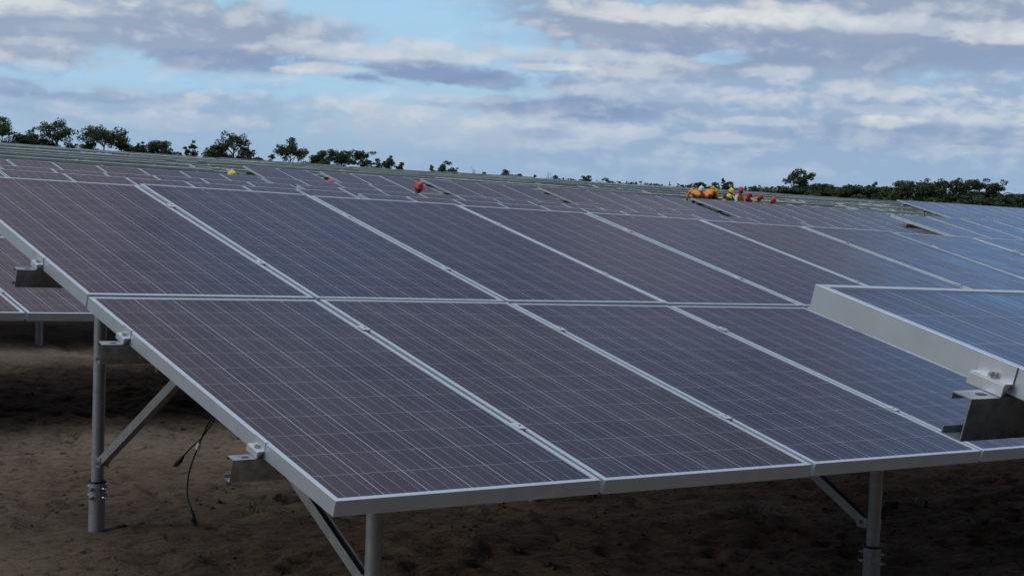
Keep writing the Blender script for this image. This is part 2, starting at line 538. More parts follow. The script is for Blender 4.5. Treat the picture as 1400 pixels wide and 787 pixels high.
# loose clods and pebbles strewn over the dug soil
def build_clods():
    rng = np.random.RandomState(8)
    mb = MB()
    base = [(-1, 0, 0), (1, 0, 0), (0, -1, 0), (0, 1, 0), (0, 0, 1), (0, 0, -1)]
    fc = [(0, 2, 4), (2, 1, 4), (1, 3, 4), (3, 0, 4), (2, 0, 5), (1, 2, 5), (3, 1, 5), (0, 3, 5)]
    hit = GROUND.ray_cast
    n = 0
    while n < 5200:
        x, y = rng.uniform(-.9, 6.4), rng.uniform(.8, 8.3)
        if float(vnoise(np.array(x / .8), np.array(y / .8), 31)) < rng.uniform(-.45, .35): continue
        ok, p, nn, _ = hit(Vector((x, y, 3)), Vector((0, 0, -1)))
        if not ok: continue
        s = min(.016, .0045 * math.exp(rng.gauss(0, .62) if hasattr(rng, 'gauss') else rng.normal(0, .62)))
        a = rng.uniform(0, 6.28); ca, sa = math.cos(a), math.sin(a)
        vs = []
        for q in base:
            k = s * rng.uniform(.6, 1.3)
            vx, vy, vz = q[0] * k * 1.5, q[1] * k, q[2] * k * .8
            vs.append((p.x + vx * ca - vy * sa, p.y + vx * sa + vy * ca, p.z + vz + s * .25))
        mb.add(vs, fc, 0, True)
        n += 1
    o = mb.build('soil_clods', M_SOIL)
    tag(o, 'small loose clods of the dug brown soil', 'soil', kind='stuff')


bpy.context.view_layer.update()
build_clods()

# ------------------------------------------------------------------ solar tables
TILT = 0.22152
PITCH_X, PITCH_Y = 1.012, 1.959
V_PUR = (.475, 1.55, 2.48, 3.47)


def frame_mesh(lip=.0175):
    """mitred aluminium frame of one panel: closed section carried round four corners"""
    mb = MB()
    prof = [(0, -.049), (0, -.0008), (.0008, 0), (lip, 0), (lip, -.0018), (lip - .001, -.0085), (.0025, -.0085), (.0025, -.047), (.026, -.047), (.026, -.049)]
    rings = []
    for (sx, sy) in ((0, 0), (1, 0), (1, 1), (0, 1)):
        rings.append([((d if sx == 0 else PW_ - d), (d if sy == 0 else PL_ - d), z) for d, z in prof])
    n = len(prof)
    vs = [p for r in rings for p in r]
    fs = []
    for c in range(4):
        c2 = (c + 1) % 4
        for k in range(n):
            k2 = (k + 1) % n
            fs.append((c * n + k, c * n + k2, c2 * n + k2, c2 * n + k)[::-1])
    mb.add(vs, fs)
    return mb


def glass_mesh(mb=None, m=0):
    mb = mb or MB()
    mb.box((.0168, .0168, -.0075), (PW_ - .0168, PL_ - .0168, -.0024), mat=m)
    return mb


ME_FRAME = frame_mesh().mesh('panel_frame', M_ALU)
ME_GLASS = glass_mesh().mesh('panel_glass', M_PV)
_fm = frame_mesh(.0172); glass_mesh(_fm, 1)
ME_PANEL = _fm.mesh('solar_panel', [M_ALU, M_PV])
_fm = frame_mesh(.009); glass_mesh(_fm, 1)
ME_PANEL_THIN = _fm.mesh('solar_panel', [M_ALU, M_PV])


def basis(slope, tilt):
    ex = Vector((math.cos(slope), 0, math.sin(slope)))
    ey = Vector((-math.sin(slope) * math.sin(tilt), math.cos(tilt), math.cos(slope) * math.sin(tilt)))
    en = ex.cross(ey)
    return Matrix((ex, ey, en)).transposed().to_4x4()


def purlin_prof(v):
    """C section: web downslope, lipped flanges opening upslope; (v, n) pairs"""
    t = .0022; top = -.0505; h = .074; fl = .040; lp = .013
    return [(v, top), (v + fl, top), (v + fl, top - lp), (v + fl - t, top - lp), (v + fl - t, top - t), (v + t, top - t),
            (v + t, top - h + t), (v + fl - t, top - h + t), (v + fl - t, top - h + lp), (v + fl, top - h + lp), (v + fl, top - h), (v, top - h)]


def end_clamp(mb, v, side=-1):
    """Z shaped end clamp hugging the frame side, with its bolt (side -1: left end)"""
    prof = [(.006, .0022), (.006, .0002), (-.0005, .0002), (-.0005, -.030), (-.026, -.030), (-.026, -.0495), (-.0232, -.0495), (-.0232, -.0272), (-.003, -.0275), (-.003, .0022)]
    a = [Vector((p[0], v - .036, p[1])) for p in prof]
    c = [Vector((p[0], v + .036, p[1])) for p in prof]
    n = len(prof)
    mb.add(a + c, [(i, (i + 1) % n, n + (i + 1) % n, n + i) for i in range(n)] + [tuple(range(n))[::-1], tuple(range(n, 2 * n))])
    mb.tube([(-.012, v, -.052), (-.012, v, -.017)], .004, 8, 1)
    mb.tube([(-.012, v, -.0272), (-.012, v, -.0195)], .0075, 6, 1)


def solar_table(cols, org, slope, tilt, label, group, rafters, detail=True, ground=True, near_left=True):
    B = basis(slope, tilt)
    O = Vector(org)
    base = Vector((O.x, O.y, float(zg(O.x, O.y))))
    root = thing('solar_table', base, label, 'solar table', group)
    M = Matrix.Translation(O - base) @ B            # table plane -> root space
    for r in range(2):
        for c in range(cols):
            Mp = M @ Matrix.Translation((c * PITCH_X + random.uniform(-.0015, .0015), r * PITCH_Y + random.uniform(-.0015, .0015), random.uniform(-.0008, .0008))) @ Matrix.Rotation(random.gauss(0, .0022), 4, 'X') @ Matrix.Rotation(random.gauss(0, .0022), 4, 'Y')
            if detail:
                fr = put('solar_panel', ME_FRAME, root, Mp)
                put('glass', ME_GLASS, fr)
            else:
                put('solar_panel', ME_PANEL_THIN if O.x > 19.75 else ME_PANEL, root, Mp)
    Ltot = cols * PITCH_X - (PITCH_X - PW_)
    for v in V_PUR:
        mb = MB()
        pr = purlin_prof(v - .037)
        mb.sweep(pr, Matrix.Translation((-.105, 0, 0)), Matrix.Translation((Ltot + .105, 0, 0)))
        if detail:      # dark slot punched in the projecting flange
            mb.tube([(-.062, v - .018, -.0507), (-.062, v - .018, -.0499)], .0062, 8, 1)
            mb.tube([(-.048, v - .018, -.0507), (-.048, v - .018, -.0499)], .0062, 8, 1)
            mb.box((-.062, v - .0242, -.0507), (-.048, v - .0118, -.04985), mat=1)
        mb.xform(M)
        mb.build('purlin', [M_PURLIN, M_BLACK], root)
    if detail:
        for v in V_PUR:
            mb = MB(); end_clamp(mb, v); mb.xform(M); mb.build('end_clamp', [M_CLAMP, M_BOLT], root)
            for c in range(1, cols):
                xg = c * PITCH_X - (PITCH_X - PW_) / 2
                mb = MB()
                mb.box((xg - .0185, v - .026, .0012), (xg + .0185, v + .026, .0040))
                mb.box((xg - .0060, v - .026, -.045), (xg + .0060, v + .026, .0012))
                mb.tube([(xg, v, .004), (xg, v, .0075)], .0060, 6, 1)
                mb.xform(M); mb.build('mid_clamp', [M_CLAMP, M_BOLT], root)
    Bi = B.to_3x3()
    for u in rafters:
        mb = MB()
        mb.sweep([(.36, -.1255), (3.62, -.1255), (3.62, -.185), (.36, -.185)], Matrix.Translation((u - .02, 0, 0)), Matrix.Translation((u + .02, 0, 0)))
        mb.xform(M); mb.build('rafter', M_GALV, root)
        ends = []
        for v in (.405, 2.81):
            top = M @ Vector((u, v, -.15))
            wx, wy = top.x + base.x, top.y + base.y
            gz = float(zg(wx, wy)) - base.z
            mb = MB()
            x, y = top.x, top.y
            mb.tube([(x, y, gz + .215), (x, y, top.z)], .0275, 18 if detail else 8)
            po = mb.build('post', M_GALV, root)
            mb = MB()
            mb.tube([(x, y, gz - .3), (x, y, gz + .231)], .0365, 18 if detail else 8)
            sl_ = mb.build('post_sleeve', M_GALV, po)
            if detail:
                for zz in (.205, .165):
                    for an in (-2.6, -1.2, .4, 1.9):
                        dx, dy = math.cos(an), math.sin(an); mb = MB()
                        mb.tube([(x + dx * .034, y + dy * .034, gz + zz), (x + dx * .050, y + dy * .050, gz + zz)], .0100, 6)
                        mb.tube([(x + dx * .050, y + dy * .050, gz + zz), (x + dx * .060, y + dy * .060, gz + zz)], .0045, 6)
                        mb.build('bolt', M_BOLT, po)
                mb = MB()
                mb.tube([(x + .0385 * math.cos(t), y + .0385 * math.sin(t), gz + .234) for t in np.linspace(0, 2 * math.pi, 19)], .0045, 6)
                mb.build('sealing_ring', M_BLACK, po)
            zb = gz + .33
            ends.append((x, y, zb))
            if detail:
                mb = MB()
                mb.tube([(x, y, zb - .022), (x, y, zb + .022)], .0300, 18)
                sgn = 1 if v < 1 else -1
                mb.box((x - .022, y + sgn * .026 - .004, zb - .022), (x - .016, y + sgn * .075, zb + .022))
                mb.box((x + .016, y + sgn * .026 - .004, zb - .022), (x + .022, y + sgn * .075, zb + .022))
                mb.tube([(x - .032, y + sgn * .058, zb), (x + .034, y + sgn * .058, zb)], .0065, 6, 1)
                mb.tube([(x - .034, y + sgn * .058, zb), (x - .026, y + sgn * .058, zb)], .011, 6, 1)
                mb.build('pipe_clip', [M_GALV, M_BOLT], po)
        if detail:
            for (x, y, zb), sgn in zip(ends, (1, -1)):
                a0 = Vector((x, y + sgn * .05, zb + sgn * .0))
                v1 = 1.60 if sgn > 0 else 1.72
                b0 = M @ Vector((u, v1, -.15)); b0.x = x
                dirv = (b0 - a0).normalized()
                side = Vector((1, 0, 0)); nrm = side.cross(dirv).normalized()
                Mx = Matrix((dirv, side, nrm)).transposed().to_4x4()
                w, t = .020, .0022
                prof = [(-.016, -w), (-.016 + t, -w), (-.016 + t, w - t), (.016 - t, w - t), (.016 - t, -w), (.016, -w), (.016, w), (-.016, w)]
                if sgn > 0: prof = [(p_, -q_) for p_, q_ in prof][::-1]
                mb = MB()
                mb.sweep(prof, Matrix.Translation(a0) @ Mx, Matrix.Translation(b0) @ Mx)
                mb.build('brace', M_GALV, root)
    return root


def org_from_top(X, Ytop, ztop, slope, tilt=TILT):
    """bottom left corner of a table whose top left corner is given"""
    B = basis(slope, tilt)
    return Vector((X, Ytop, ztop)) - B @ Vector((0, PITCH_Y + PL_, 0))


random.seed(3)
S0 = -.030288
solar_table(12, (0, 0, 0), S0, TILT, 'front solar table, whole left end and lower corner facing us above the bare soil', 'solar tables',
            (.405, 2.905, 5.405, 7.905, 10.405))
solar_table(8, org_from_top(-.013, -1.75, .753, S0), S0, TILT, 'nearest solar table, only its corner with clamp and purlin cutting in at right', 'solar tables',
            (.405, 2.905, 5.405, 7.4))
T1 = .1885
solar_table(12, (.948 - 4 * PITCH_X, 5.163, .035 + 3 * .0303 + .0285), S0, T1, 'solar table directly behind the front one, lower edge showing beneath it at far left', 'solar tables',
            (.55, 3.05, 6.13, 8.63, 11.1))
o2 = org_from_top(-3.2, 14.0, .93, S0)
solar_table(12, o2, S0, TILT, 'second solar table behind the front one, only legs seen in the dark gap', 'solar tables',
            (1.2, 3.7, 6.23, 8.73, 11.2), detail=False)

FAR = [
    # X, row, z top, slope, columns, label
    (3.4, 3, .848, -.0325, 8, 'solar table in the thin row just above the front table, at the left edge'),
    (11.7, 3, .578, -.0325, 8, 'solar table in the thin row just above the front table, below the lone red helmet'),
    (5.1, 4, .879, -.0300, 8, 'solar table in the fourth row back, at the left edge of the picture'),
    (13.32, 4, .634, -.0330, 8, 'solar table in the fourth row back, hiding the lone red helmeted worker\'s legs'),
    (21.6, 4, .326, -.0345, 8, 'solar table in the fourth row back, to the right of the lone red helmeted worker'),
    (7.0, 5, .992, -.0295, 8, 'solar table in the fifth row back, in front of the yellow helmet at left'),
    (15.2, 5, .735, -.0295, 4, 'short solar table in the fifth row back, in front of the red cap'),
    (17.30, 6, .995, -.0286, 2, 'narrow two column solar table in the sixth row, right of the yellow helmet'),
    (19.73, 6, .925, -.0286, 3, 'three column solar table in the sixth row, behind the red cap'),
    (23.20, 6, .826, -.0286, 4, 'four column solar table in the sixth row, behind the lone red helmeted worker'),
    (27.66, 6, .698, -.0286, 6, 'six column solar table in the sixth row, just left of the orange clad crew'),
    (34.39, 6, .506, -.0286, 10, 'long ten column solar table in the sixth row, below the orange clad crew'),
    (19.76, 2, .556, -.0224, 8, 'bright blue reflecting solar table at right, just above the front table edge'),
    (45.36, 6, .694, -.0201, 9, 'blue reflecting solar table at far right, its top edge against the dark trees'),
]
for (X, k, zt, s, n, lb) in FAR:
    o = org_from_top(X, 3.82 + 5.1 * k, zt, s)
    L = n * PITCH_X
    solar_table(n, o, s, TILT, lb, 'solar tables', [.4 + i * (L - .8) / max(1, round(L / 2.5)) for i in range(max(1, round(L / 2.5)) + 1)], detail=False)

# ------------------------------------------------------------------ bare racks still waiting for panels
def rack_mesh(L, seed):
    rng = random.Random(seed)
    mb = MB()
    B = basis(0, TILT)
    for v in V_PUR:
        st = len(mb.v)
        x1 = L - rng.choice((0, 0, 0, .8, 1.6))
        mb.sweep(purlin_prof(v), Matrix.Translation((0, 0, .13)), Matrix.Translation((x1, 0, .13)))
        mb.xform(B, st)
    for u in np.linspace(.5, L - .5, 4):
        st = len(mb.v)
        mb.box((u - .025, .1, -.06), (u + .025, 3.8, -.0)); mb.xform(B, st)
        for v in (.4, 2.8):
            q = B @ Vector((u, v, -.02))
            mb.tube([(q.x, q.y, -1.0), (q.x, q.y, q.z)], .03, 6)
    return mb.mesh('mounting_rack', M_RACK)


RK = [rack_mesh(9.0, s) for s in range(4)]
rng = random.Random(11)
RLAB = 'bare galvanised mounting rack still without panels, in the rows beyond the finished tables'
for k in range(6, 19):
    Yt = 3.82 + 5.1 * k
    yb = Yt - 3.8
    X = CAM_C.x + (Yt - CAM_C.y) * .29 + rng.uniform(-3, 0)
    while X < CAM_C.x + (Yt - CAM_C.y) * 1.52:
        if k == 6 and X > 8.4 + 9.6 * 0 and X + 9 > 17.2:
            if X < 17.2: X = 17.2 - 9.25
            else: break
        if k == 6 and X + 9 > 17.21: break
        d = math.hypot(X + 9 - CAM_C.x, Yt - CAM_C.y)
        if not (k == 7 and X > 42) and d < 152:
            z0, z1 = float(zg(X, yb, False)), float(zg(X + 9, yb, False))
            if X > 34 and k < 10: z0 += .2; z1 += .2
            o = put('mounting_rack', RK[rng.randrange(4)])
            o.location = (X, yb, .5 * z0 + .5 * z1 - (z1 - z0) * .5 + .66 + rng.uniform(-.06, .06))
            o.rotation_euler = (0, -math.atan2(z1 - z0, 9), 0)
            tag(o, RLAB, 'rack', 'bare racks awaiting panels')
        X += 9.25 if k == 6 else 9.5 + rng.uniform(0, .8)

# ------------------------------------------------------------------ cables hanging under the front table
def smooth_path(p, n=24):
    p = [Vector(q) for q in p]
    out = []
    for i in range(len(p) - 1):
        p0, p1, p2, p3 = p[max(i - 1, 0)], p[i], p[i + 1], p[min(i + 2, len(p) - 1)]
        for t in np.linspace(0, 1, 7)[:-1]:
            out.append(.5 * ((2 * p1) + (p2 - p0) * t + (2 * p0 - 5 * p1 + 4 * p2 - p3) * t * t + (3 * p1 - p0 - 3 * p2 + p3) * t ** 3))
    return out + [p[-1]]


def cable(pts, label, tagged):
    mb = MB()
    path = smooth_path(pts)
    mb.tube(path, .0032, 8)
    root = mb.build('cable', M_BLACK)
    tag(root, label, 'cable', 'panel leads')
    e = path[-1]; d = (path[-1] - path[-4]).normalized()
    mb = MB()
    mb.tube([e - d * .01, e + d * .012, e + d * .013, e + d * .045, e + d * .046, e + d * .060], [.006, .0085, .0105, .0100, .0065, .0055], 10)
    w = d.cross(Vector((0, 1, 0))).normalized() * .008
    mb.tube([e + d * .045 + w, e + d * .070 + w * .8], .0022, 6); mb.tube([e + d * .045 - w, e + d * .070 - w * .8], .0022, 6)
    mb.build('connector', M_BLACK, root)
    if tagged:
        i = int(len(path) * tagged)
        mb = MB(); dd = (path[i + 1] - path[i]).normalized()
        mb.tube([path[i], path[i] + dd * .034], .0085, 8)
        mb.build('marker_sleeve', M_TAG, root)


cx_ = .31
cable([(cx_, 1.39, .20), (cx_, 1.385, .11), (cx_, 1.40, .03), (cx_ - .01, 1.44, -.02), (cx_, 1.555, -.145), (cx_, 1.61, -.235), (cx_, 1.622, -.315), (cx_, 1.585, -.375)],
      'longer black panel lead with a white marker sleeve, hanging under the front table', .52)
cable([(cx_ + .02, 1.36, .20), (cx_ + .015, 1.37, .10), (cx_ + .01, 1.41, .02), (cx_, 1.50, -.075), (cx_, 1.60, -.135), (cx_ - .005, 1.665, -.185)],
      'shorter black panel lead with a plug, curling aside under the front table', 0)

# ------------------------------------------------------------------ debris and weeds on the soil
def slab(loc, sx, sy, rz, label):
    mb = MB()
    rng = random.Random(loc[0])
    n = 9
    top = [(sx * math.cos(2 * math.pi * k / n) * rng.uniform(.8, 1.1), sy * math.sin(2 * math.pi * k / n) * rng.uniform(.8, 1.1)) for k in range(n)]
    vs = [(x, y, .018 + rng.uniform(-.005, .005)) for x, y in top] + [(x * 1.05, y * 1.05, -.02) for x, y in top]
    mb.add(vs, [tuple(range(n))] + [(k, k + n, (k + 1) % n + n, (k + 1) % n) for k in range(n)])
    o = mb.build('stone', plain('stone_' + label[:4], (.12, .095, .075), .9, 0, .3, 20, .4))
    o.location = (loc[0], loc[1], float(zg(*loc)) + .02); o.rotation_euler = (.08, -.06, rz)
    tag(o, label, 'stone')


slab((4.85, 1.28), .075, .05, .5, 'flat broken slab on the dark soil right of the right hand post')
slab((5.0, 1.78), .045, .03, 1.2, 'small pale slab on the soil behind the right hand post')
slab((4.75, 1.80), .06, .035, .2, 'thin flat stone beside the small pale slab under the front table')


def weed(loc, n, h, w, seed, label, col=None):
    rng = random.Random(seed)
    mb = MB()
    for k in range(n):
        a = rng.uniform(0, 6.283); r = rng.uniform(0, w * .4)
        p = Vector((math.cos(a) * r, math.sin(a) * r, 0))
        a2 = a + rng.uniform(-.8, .8); hh = h * rng.uniform(.5, 1.1); out = rng.uniform(.3, 1.0) * w
        t = Vector((-math.sin(a2), math.cos(a2), 0)) * .0022
        q1 = p + Vector((math.cos(a2) * out * .4, math.sin(a2) * out * .4, hh * .7))
        q2 = p + Vector((math.cos(a2) * out, math.sin(a2) * out, hh * rng.uniform(.6, 1.0)))
        mb.add([p - t, p + t, q1 + t * .8, q1 - t * .8, q2], [(0, 1, 2, 3), (3, 2, 4)])
    o = mb.build('weed', M_LEAF2)
    o.location = (loc[0], loc[1], float(zg(*loc)) - .005)
    tag(o, label, 'weed')


weed((.60, 2.45), 12, .07, .07, 1, 'small dry weed in the soil right of the left post foot')
weed((1.28, 2.88), 26, .08, .13, 2, 'green weed tuft on the soil near the lowest purlin end')
weed((3.75, 1.95), 110, .06, .28, 3, 'low green weed patch in the shade under the front table')
weed((1.0, 3.3), 9, .05, .08, 4, 'sparse weed on the soil behind the hanging cables')
weed((.2, 4.1), 24, .05, .16, 5, 'faint grassy weed on the soil left of the left post')

# ------------------------------------------------------------------ people
def fabric(name, col, rough=.85):
    return plain(name, col, rough, 0, .18, 25)


M_SKIN = plain('skin', (.22, .12, .075), .55, 0, .08, 10)
FAB = dict(orange=fabric('orange_cloth', (.85, .24, .02)), dark=fabric('dark_cloth', (.018, .022, .032)), white=fabric('white_cloth', (.72, .70, .70)),
           red=fabric('red_cloth', (.55, .04, .03)), tan=fabric('tan_cloth', (.48, .30, .10)), yellow=fabric('yellow_cloth', (.75, .50, .05)),
           jeans=fabric('denim', (.05, .065, .10)))
HAT = dict(yellow=plain('yellow_helmet', (.80, .62, .04), .35, 0, .04), red=plain('red_helmet', (.60, .03, .035), .35, 0, .04), white=plain('white_helmet', (.75, .72, .70), .35, 0, .04))
M_EYE = plain('dark_eye', (.01, .01, .01), .3)
M_BOOT = plain('boot_leather', (.03, .025, .02), .7)


def person(loc, H, face, shirt, hat, vest, label, arm='work', bend_deg=None):
    """worker whose helmet top is H above the ground: bends at the hips (and knees) to get there"""
    k = 1.70 / 1.70
    hip, tor = .92, .78
    bend = 0.0; drop = 0.0
    full = hip + tor
    if H < full:
        c = max(.80, (H - hip) / tor)
        bend = math.acos(min(1, c))
        if bend_deg is not None:
            bend = math.radians(bend_deg); c = math.cos(bend)
        drop = max(0.0, hip + tor * c - H) if bend_deg is None or bend_deg < 45 else 0.0
    hipz = hip - drop
    ky = .42 * math.sqrt(max(0, 1 - (hipz / .92) ** 2)) if drop > 0 else .03
    sb, cb_ = math.sin(bend), math.cos(bend)
    back = -.10 * sb - ky * .4
    def T(y, z): return (back + y * cb_ + z * sb, hipz + z * cb_ - y * sb)
    V = []; Rr = []; Ed = []; Mt = []
    def vt(x, y, z, r, par, m):
        V.append((x, y, z)); Rr.append(r)
        if par is not None: Ed.append((par, len(V) - 1)); Mt.append(m)
        return len(V) - 1
    def tv(x, y, z, r, par, m):
        yy, zz = T(y, z); return vt(x, yy, zz, r, par, m)
    pv = tv(0, 0, .02, (.155, .115), None, 0)
    s1 = tv(0, 0, .18, (.145, .105), pv, 1)
    s2 = tv(0, .01, .34, (.165, .115), s1, 1)
    s3 = tv(0, 0, .45, (.15, .095), s2, 1)
    nk = tv(0, .015, .53, (.055, .055), s3, 2)
    hd0 = tv(0, .03, .60, (.072, .080), nk, 2)
    hd1 = tv(0, .035, .68, (.078, .092), hd0, 2)
    hd2 = tv(0, .03, .745, (.060, .070), hd1, 2)
    for sx in (-1, 1):
        h = vt(sx * .09, back, hipz - .03, (.095, .095), pv, 0)
        kn = vt(sx * .11, ky + .02, hipz * .53, (.062, .065), h, 0)
        an = vt(sx * .115, -.02, .10, (.045, .047), kn, 0)
        vt(sx * .125, .13, .045, (.045, .038), an, 3)
        sh = tv(sx * .19, 0, .44, (.062, .062), s3, 1)
        ly, lz = T(.0, .42)
        if arm == 'work':
            el_ = vt(sx * .25, ly + .10, lz - .25, (.045, .045), sh, 1)
            wr = vt(sx * .20, ly + .32, lz - .30, (.032, .034), el_, 2)
            hp = vt(sx * .185, ly + .40, lz - .31, (.022, .040), wr, 2)
        else:
            el_ = vt(sx * .26, ly + .02, lz - .27, (.045, .045), sh, 1)
            wr = vt(sx * .27, ly + .10, lz - .50, (.032, .034), el_, 2)
            hp = vt(sx * .27, ly + .13, lz - .58, (.022, .040), wr, 2)
        dx, dy, dz = (Vector(V[hp]) - Vector(V[wr])).normalized()
        dv = Vector((dx, dy, dz)); sd = Vector((1, 0, 0)); 
        for q, ln in zip((-1.5, -.5, .5, 1.5), (.066, .080, .075, .058)):
            a0 = Vector(V[hp]) + dv * .02 + sd * q * .019
            f1 = vt(*(a0 + dv * ln * .5), (.0095, .0095), hp, 2)
            vt(*(a0 + dv * ln * .9 + Vector((0, 0, -.02))), (.008, .008), f1, 2)
        th = vt(*(Vector(V[wr]) + dv * .035 - sd * sx * .035), (.011, .011), wr, 2)
        vt(*(Vector(V[th]) + dv * .035 - sd * sx * .012), (.009, .009), th, 2)
    me = bpy.data.meshes.new('person_skeleton')
    me.from_pydata(V, Ed, [])
    ob = bpy.data.objects.new('person', me)
    COL.objects.link(ob)
    md = ob.modifiers.new('skin', 'SKIN'); md.use_smooth_shade = True
    sv = me.skin_vertices[0].data
    for i, r in enumerate(Rr):
        sv[i].radius = r if isinstance(r, tuple) else (r, r)
        sv[i].use_root = (i == 0)
    sb_ = ob.modifiers.new('subsurf', 'SUBSURF'); sb_.levels = 2; sb_.render_levels = 2
    dg = bpy.context.evaluated_depsgraph_get(); dg.update()
    m2 = bpy.data.meshes.new_from_object(ob.evaluated_get(dg))
    ob.modifiers.clear(); ob.data = m2
    m2.name = 'person'
    bpy.data.meshes.remove(me)
    m2.materials.clear()
    for m in (FAB['jeans'], FAB[shirt], M_SKIN, M_BOOT): m2.materials.append(m)
    P = np.array(V); A = P[[e[0] for e in Ed]]; Bv = P[[e[1] for e in Ed]]
    D = Bv - A; L2 = (D * D).sum(1) + 1e-9
    rad = np.array([max(Rr[e[1]]) for e in Ed])
    torso = []
    for pl in m2.polygons:
        c = np.array(pl.center)
        t = np.clip(((c - A) * D).sum(1) / L2, 0, 1)
        dist = np.linalg.norm(c - (A + D * t[:, None]), axis=1) / rad
        i = int(np.argmin(dist)); pl.material_index = Mt[i]; pl.use_smooth = True
        if Mt[i] == 1 and Ed[i][0] in (pv, s1, s2) and Ed[i][1] in (s1, s2, s3): torso.append(pl.index)
    # nose, lips and ears grown onto the head
    bm = bmesh.new(); bm.from_mesh(m2)
    def Hp(x, y, z): yy, zz = T(y, z); return Vector((x, yy, zz))
    for (x, y, z, s) in ((0, .135, .645, (.013, .018, .022)), (0, .118, .605, (.022, .010, .007)), (-.082, .03, .645, (.010, .022, .032)), (.082, .03, .645, (.010, .022, .032))):
        g = bmesh.ops.create_icosphere(bm, subdivisions=2, radius=1.0)
        pos = Hp(x, y, z)
        for v in g['verts']: v.co = Vector((v.co.x * s[0], v.co.y * s[1], v.co.z * s[2])) + pos
        for v in g['verts']:
            for f in v.link_faces: f.material_index = 2; f.smooth = True
    bm.to_mesh(m2); bm.free()
    mb = MB()
    for sx in (-.031, .031):
        c = Hp(sx, .112, .668)
        mb.tube([c - Vector((0, .012, 0)), c + Vector((0, .006, 0))], .011, 8)
    mb.build('eyes', M_EYE, ob)
    # hard hat: dome with brim and ridge
    mb = MB()
    Rb = Matrix.Rotation(-bend * .75, 4, 'X'); cpos = Hp(0, .03, .69)
    st = len(mb.v); n = 16; rows = []
    for j, (r, z) in enumerate(((.132, .004), (.112, .016), (.110, .05), (.095, .088), (.063, .115), (.022, .127))):
        rows.append([(r * .88 * math.cos(2 * math.pi * i / n), r * 1.06 * math.sin(2 * math.pi * i / n) + (.03 if j == 0 and 1 <= i <= 7 else 0), z) for i in range(n)])
    vs = [p for r in rows for p in r]
    mb.add(vs, [(j * n + i, j * n + (i + 1) % n, (j + 1) * n + (i + 1) % n, (j + 1) * n + i) for j in range(5) for i in range(n)] + [tuple(range(5 * n, 6 * n))] + [tuple(range(n))[::-1]], 0, True)
    mb.box((-.012, -.10, .09), (.012, .10, .132))
    mb.xform(Matrix.Translation(cpos) @ Rb, st)
    mb.build('hard_hat', HAT[hat], ob)
    if vest:
        mb = MB()
        vids = {}
        for i in torso:
            pl = m2.polygons[i] if i < len(m2.polygons) else None
            if pl is None: continue
            q = []
            for vi in pl.vertices:
                if vi not in vids:
                    v = m2.vertices[vi]; vids[vi] = len(mb.v); mb.v.append(tuple(v.co + v.normal * .014))
                q.append(vids[vi])
            mb.f.append(tuple(q)); mb.m.append(0); mb.s.append(True)
        mb.build('safety_vest', FAB[vest], ob)
    ob.location = loc
    ob.rotation_euler = (0, 0, math.radians(face))
    tag(ob, label, 'person', 'site workers')
    return ob


# facing: 0 looks along +Y, 180 looks towards the camera
PEOPLE = [
    (37.12, 37.0, 1.02, -30, 'orange', 'yellow', 'orange', 78, 'leftmost crew worker in bright orange, bent double with the back up'),
    (37.62, 36.9, 1.02, -62, 'orange', 'yellow', 'orange', 70, 'second crew worker in orange, bent over beside the leftmost one'),
    (38.45, 38.2, 1.13, 150, 'orange', 'white', None, None, 'crew worker in orange with a pale helmet, beside the leftmost ones'),
    (38.29, 37.4, 1.10, 170, 'dark', 'yellow', None, None, 'crew worker in dark shirt and yellow helmet next to the pale helmet'),
    (38.40, 36.9, .97, 215, 'tan', 'yellow', 'yellow', None, 'crouching crew worker in yellow vest, lowest in the gap of the crew'),
    (39.70, 38.0, 1.12, 180, 'dark', 'yellow', None, None, 'dark shirted worker in a yellow helmet upright in mid crew'),
    (39.67, 37.2, 1.23, 185, 'white', 'red', 'orange', 8, 'tallest crew worker, red helmet, white sleeves and orange vest'),
    (40.25, 37.5, 1.03, 165, 'red', 'red', None, None, 'crew worker in red shirt and red helmet, right of the tallest'),
    (40.52, 37.3, .99, 195, 'tan', 'red', 'yellow', None, 'crew worker in tan with a red helmet, bending at the right of the crew'),
    (41.30, 37.3, .91, 180, 'red', 'red', None, None, 'rightmost crew worker, only a red helmet showing above the panels'),
    (17.14, 25.6, 1.64, 175, 'orange', 'red', None, None, 'lone worker in a red helmet standing between the panel rows'),
    (15.0, 30.8, 1.43, 180, 'dark', 'yellow', None, None, 'lone worker at left, only the yellow helmet showing over the panels'),
    (17.85, 30.8, 1.37, 170, 'red', 'red', None, None, 'lone worker bent low, just a red helmet beside a dark panel gap'),
]
for (x, y, H, fa, sh, ht, ve, bd, lb) in PEOPLE:
    person((x, y, float(zg(x, y))), H, fa, sh, ht, ve, lb, bend_deg=bd)

